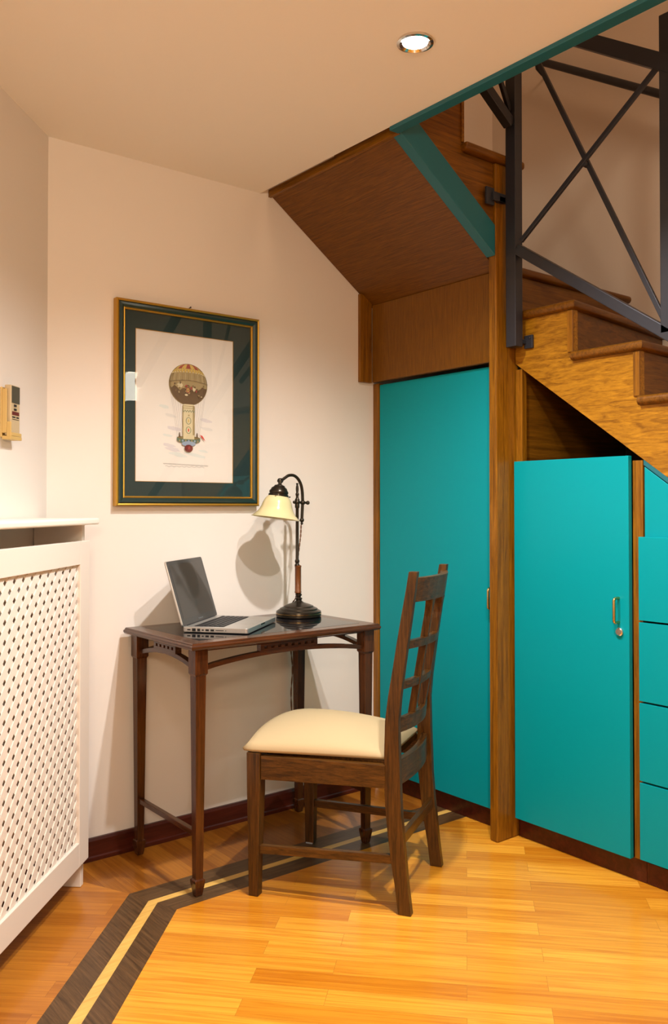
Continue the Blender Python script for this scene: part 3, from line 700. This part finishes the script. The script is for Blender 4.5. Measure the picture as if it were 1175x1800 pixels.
for cx in (-.058, .058):
    m = MB(); rings = []
    for i in range(21):
        z_ = .5405+(.8795-.5405)*i/20; t = i/20
        yc = -.446-.058*t
        wv_ = .0075+.010*max(0, (t-.90)/.10)**1.6-.002*math.exp(-((t-.86)/.03)**2)
        rings.append([(cx-wv_, yc-.021, z_), (cx+wv_, yc-.021, z_), (cx+wv_, yc+.001, z_), (cx-wv_, yc+.001, z_)])
    m.loft(rings); cb(m, 'upright', M_CHZ, .001)
m = MB(); m.box(-.168, .168, -.462, -.447, .186, .218); cb(m, 'stretcher', M_CHX)
# cushion: domed trapezoid
m = MB(); NU, NV = 26, 26; g = []
for j in range(NV+1):
    v = j/NV; row = []
    for i in range(NU+1):
        u = -1+2*i/NU
        # rounded-square parameter
        e = 1-abs(u)**5; ev = 1-abs(2*v-1)**6
        hw = .243+(.172-.243)*min(1, v*1.05)**.9
        y = .020-.432*v+.012*(1-u*u)*(1-v)
        x = u*hw
        # corner rounding
        if v < .1: x *= 1-.06*((.1-v)/.1)**2
        hgt = .430+.020*(max(e, 0)**.3)*(max(ev, 0)**.3)+.046*(1-u*u)**.8*(max(0, 1-((v-.42)/.60)**2))**.8
        if u in (-1, 1) or j in (0, NV): hgt = .434
        row.append(m.bm.verts.new((x, y, hgt)))
    g.append(row)
for j in range(NV):
    for i in range(NU): m._f((g[j][i], g[j+1][i], g[j+1][i+1], g[j][i+1]))
rim = [g[0][i] for i in range(NU+1)]+[g[j][NU] for j in range(1, NV+1)]+[g[NV][i] for i in range(NU-1, -1, -1)]+[g[j][0] for j in range(NV-1, 0, -1)]
lowr = [m.bm.verts.new((v.co.x*.975, v.co.y*.99-.002, .4245)) for v in rim]
for a in range(len(rim)): b = (a+1) % len(rim); m._f((rim[a], rim[b], lowr[b], lowr[a]))
m._f(lowr)
o = cb(m, 'seat_cushion', M_CREAMF, 0, smooth=False)
for f in o.data.polygons: f.use_smooth = len(f.vertices) == 4
o['label'] = 'cream fabric padded seat'
m = MB(); rings = []
m.box(-.168, .168, -.408, -.034, .404, .4235); cb(m, 'seat_board', M_CHX, 0)

# ------------------------------------------------------------------ laptop
LS = .9657; LW, LD = .325*LS, .227*LS; la = .6847; ZT = .7512
wv3 = Vector((math.cos(la), math.sin(la), 0)); dv3 = Vector((math.sin(la), -math.cos(la), 0))
B = Vector((1.4885, 2.3141, ZT)); org = B-dv3*LD             # hinge side, near end
LP = thing('laptop', 'open silver laptop with black keys standing on the table left of the lamp', 'laptop', tuple(org), la)
# local x along hinge (w), local -y towards the front edge (d)
lb = lambda mb, n, mt, bv=.0004, par=LP, **k: mb.build(n, mt, par, bv, **k)
def rrect(x0, x1, y0, y1, r, n=5):
    q = []
    for cx, cy, a0 in ((x1-r, y1-r, 0), (x0+r, y1-r, PI/2), (x0+r, y0+r, PI), (x1-r, y0+r, 3*PI/2)):
        q += [(cx+r*math.cos(a0+PI/2*i/n), cy+r*math.sin(a0+PI/2*i/n)) for i in range(n+1)]
    return q
HT = .0175
m = MB(); m.prism(rrect(0, LW, -LD, 0, .010), 2, .0018, HT); base = lb(m, 'base', M_ALU, .0016, seg=3)
for x in (.03, LW-.03):
    for y in (-.03, -LD+.03):
        m = MB(); m.lathe([(.0001, 0), (.008, 0), (.008, .0018), (.0001, .0018)], (x, y, 0), 12); lb(m, 'foot', M_KEY, 0)
m = MB(); KX0, KX1, KY1, KY0 = .026, LW-.026, -.030, -.030-.098
rws = 6; rh = (KY1-KY0)/rws
m.box(KX0-.002, KX1+.002, KY0-.002, KY1+.002, HT, HT+.0003)
for r in range(rws):
    ncol = 14 if r < 5 else 10; y1 = KY1-r*rh; hgt = rh*.86 if r else rh*.6
    ws = [1]*ncol
    if r == 5: ws = [1, 1, 1, 1.25, 5, 1.25, 1, 1, 1, 1]
    elif r == 4: ws[0] = ws[-1] = 1.8
    elif r == 3: ws[0] = ws[-1] = 1.5
    tot = sum(ws); x = KX0; un = (KX1-KX0)/tot
    for q in ws: m.box(x+.0009, x+un*q-.0009, y1-hgt, y1-.0012, HT+.0003, HT+.0016); x += un*q
lb(m, 'keyboard', M_KEY, 0)
m = MB(); m.prism(rrect(LW/2-.052, LW/2+.052, -LD+.012, -LD+.082, .004), 2, HT, HT+.0003); lb(m, 'trackpad', mat('trackpad_grey', (.50, .49, .46), .3, metal=.7), 0)
m = MB()   # ports on the near end (x = 0 face)
y = -.016
for wd, hg in ((.011, .004), (.012, .0095), (.0095, .0085), (.007, .004), (.0115, .006), (.0115, .006), (.027, .002), (.0025, .0025)):
    zc = .0093; m.box(-.0006, .0012, y-wd, y, zc-hg/2, zc+hg/2); y -= wd+.0055
lb(m, 'ports', M_PORT, 0)
m = MB(); m.box(LW/2-.022, LW/2+.022, -LD-.0005, -LD+.001, .012, .0162); lb(m, 'opening_notch', M_CHROME, 0)
# lid
lean = .0625; LL = LD-.002; hh = math.sqrt(LL**2-lean**2)
LID = Matrix.Translation((0, -.003, HT-.001)) @ Matrix.Rotation(-math.atan2(lean, hh), 4, 'X')   # lid local: x along, z up, y thickness
def lidb(pts_mb, name, mt, par=LP, bv=.0004):
    bmesh.ops.transform(pts_mb.bm, matrix=LID, verts=pts_mb.bm.verts); return lb(pts_mb, name, mt, bv, par)
m = MB(); m.prism(rrect(0, LW, 0, LL, .009), 1, -.0002, .0065); lid = lidb(m, 'lid', M_ALU, bv=.001)
m = MB(); m.prism(rrect(.0015, LW-.0015, .0015, LL-.0015, .008), 1, -.0010, -.0003); lidb(m, 'bezel', M_BEZEL, lid, 0)
m = MB(); m.box(.017, LW-.017, -.0014, -.0011, .024, LL-.014); lidb(m, 'screen', M_SCREEN, lid, 0)
m = MB(); m.tube([(.03, -.002, HT+.000), (LW-.03, -.002, HT+.000)], .0035, 10); lb(m, 'hinge', M_KEY, 0)
tc_ = bpy.data.curves.new('maker_text', 'FONT'); tc_.body = 'MacBook Pro'; tc_.size = .0075; tc_.align_x = 'CENTER'; tc_.extrude = .00005
to = bpy.data.objects.new('tmp', tc_); C.objects.link(to); dg = bpy.context.evaluated_depsgraph_get(); me = bpy.data.meshes.new_from_object(to.evaluated_get(dg))
bpy.data.objects.remove(to); me.transform(LID @ Matrix.Translation((LW/2, -.0016, .0095)) @ Matrix.Rotation(PI/2, 4, 'X'))
me.materials.clear(); me.materials.append(mat('pale_lettering', (.22, .22, .22), .5)); o = bpy.data.objects.new('lettering', me); C.objects.link(o); o.parent = lid

# ------------------------------------------------------------------ desk lamp
DLx, DLy = 1.882, 2.585
LM = thing('desk_lamp', 'antique bronze desk lamp with cream bell shaped glass shade on the table', 'lamp', (DLx, DLy, ZT)); 
mb_ = lambda mb, n, mt, par=LM, **k: mb.build(n, mt, par, 0, True, **k)
m = MB(); m.lathe([(.0001, 0), (.080, 0), (.083, .003), (.083, .010), (.081, .012), (.083, .014), (.082, .020), (.074, .025), (.070, .026), (.069, .030), (.058, .035), (.055, .036), (.054, .039), (.042, .044), (.030, .048), (.020, .051),
                  (.013, .056), (.010, .060), (.013, .063), (.013, .067), (.008, .070), (.008, .073), (.0115, .077), (.0115, .081), (.007, .085), (.0001, .085)], seg=56)
bs = mb_(m, 'base', M_BRONZE)
m = MB(); m.lathe([(.0826, 0), (.0838, .0008), (.0838, .0016), (.0826, .0024)], (0, 0, .0115), 56, caps=False); mb_(m, 'base_line', M_BRASS, bs)
PXo = -.010
m = MB(); m.lathe([(.0115, .0852), (.0125, .087), (.0125, .091), (.0115, .0925), (.0115, .180), (.0125, .1815), (.0125, .185), (.0105, .187)], (-.003, 0, 0), 24); mb_(m, 'grip', M_HANDLE)
m = MB(); m.lathe([(.0105, .187), (.0085, .190), (.006, .194), (.0085, .200), (.0085, .204), (.0058, .209), (.0058, .395), (.0085, .399), (.0085, .404), (.0085, .428), (.0060, .432), (.0045, .438), (.0065, .446), (.0065, .449), (.0042, .453), (.0055, .466), (.0050, .474), (.0030, .482), (.0045, .484), (.0042, .4875), (.0001, .489)], (-.007, 0, 0), 20)
mb_(m, 'pole', M_BRONZE)
m = MB(); m.tube([(-.022, 0, .418), (.040, 0, .416)], .0045, 12); m.sphere((-.007, 0, .418), .0105); m.sphere((.018, 0, .4165), .0095); m.sphere((.041, 0, .416), .0075); m.sphere((-.020, 0, .418), .006)
mb_(m, 'clamp', M_BRONZE)
# curved arm
pts = [(.014, 0, .350), (.0155, 0, .380), (.0175, 0, .42), (.0160, 0, .455), (.010, 0, .482), (-.004, 0, .504), (-.023, 0, .5155), (-.045, 0, .5150), (-.062, 0, .506), (-.077, 0, .4965)]
def smoothpath(p, n=5):
    P = [Vector(q) for q in p]; out = []
    for i in range(len(P)-1):
        a, b, c, d = P[max(i-1, 0)], P[i], P[i+1], P[min(i+2, len(P)-1)]
        for k in range(n):
            t = k/n; out.append(tuple(.5*((2*b)+(c-a)*t+(2*a-5*b+4*c-d)*t*t+(3*b-a-3*c+d)*t**3)))
    out.append(tuple(P[-1])); return out
m = MB(); m.tube(smoothpath(pts), .0056, 12); m.sphere((.014, 0, .352), .0085); m.sphere((.014, 0, .340), .005); m.sphere((-.080, -.0, .4955), .0095); m.sphere((-.089, -.006, .495), .0095)
mb_(m, 'arm', M_BRONZE)
SHC = Vector((-.098, -.022, .493)); TILT = Matrix.Rotation(.13, 4, 'Y') @ Matrix.Rotation(.03, 4, 'X')
m = MB(); m.lathe([(.0065, .004), (.0065, -.010), (.010, -.013), (.018, -.016), (.020, -.020), (.028, -.026), (.030, -.032), (.034, -.037), (.0345, -.042), (.0325, -.046), (.036, -.048), (.036, -.056), (.030, -.057)], SHC, 36, TILT)
for a in (0, 2.1, 4.2):
    v = TILT @ Vector((.036*math.cos(a-.3), .036*math.sin(a-.3), -.052)); w_ = TILT @ Vector((.043*math.cos(a-.3), .043*math.sin(a-.3), -.052)); m.tube([tuple(v+SHC), tuple(w_+SHC)], .0018, 8); m.sphere(tuple(w_+SHC), .003)
cap_ = mb_(m, 'shade_holder', M_BRONZE)
pr = [(.030, -.052), (.038, -.056), (.046, -.066), (.052, -.080), (.056, -.094), (.062, -.107), (.071, -.119), (.083, -.130), (.089, -.1335)]
m = MB(); m.lathe(pr+[(r-.0022, z_+.0012) for r, z_ in pr[::-1]], SHC, 64, TILT, caps=False)
mb_(m, 'lamp_shade', M_OPAL)
m = MB(); v = TILT @ Vector((0, 0, -.085)); m.lathe([(.012, .030), (.012, .0), (.020, -.012), (.022, -.022), (.015, -.034), (.0001, -.038)], tuple(v+SHC), 20, TILT); mb_(m, 'bulb', M_SLAB)
# twisted cord: from the shade arm along the pole and down behind the table
path = smoothpath([(.013, .003, .335), (.012, .004, .30), (.008, .006, .26), (.003, .009, .215), (.001, .013, .16), (.0, .016, .11), (.004, .022, .07), (.012, .040, .058), (.022, .085, .030), (.030, .110, .012), (.045, .138, -.002), (.068, .1385, -.06), (.062, .137, -.13), (.070, .137, -.22), (.064, .137, -.32), (.070, .137, -.45), (.066, .137, -.60)], 9)
m = MB()
for ph in (0, PI):
    q = []
    for i, p in enumerate(path): a = i*.85+ph; q.append((p[0]+.0016*math.cos(a), p[1]+.0016*math.sin(a), p[2]))
    m.tube(q, .0015, 6)
mb_(m, 'cord', M_CORD)
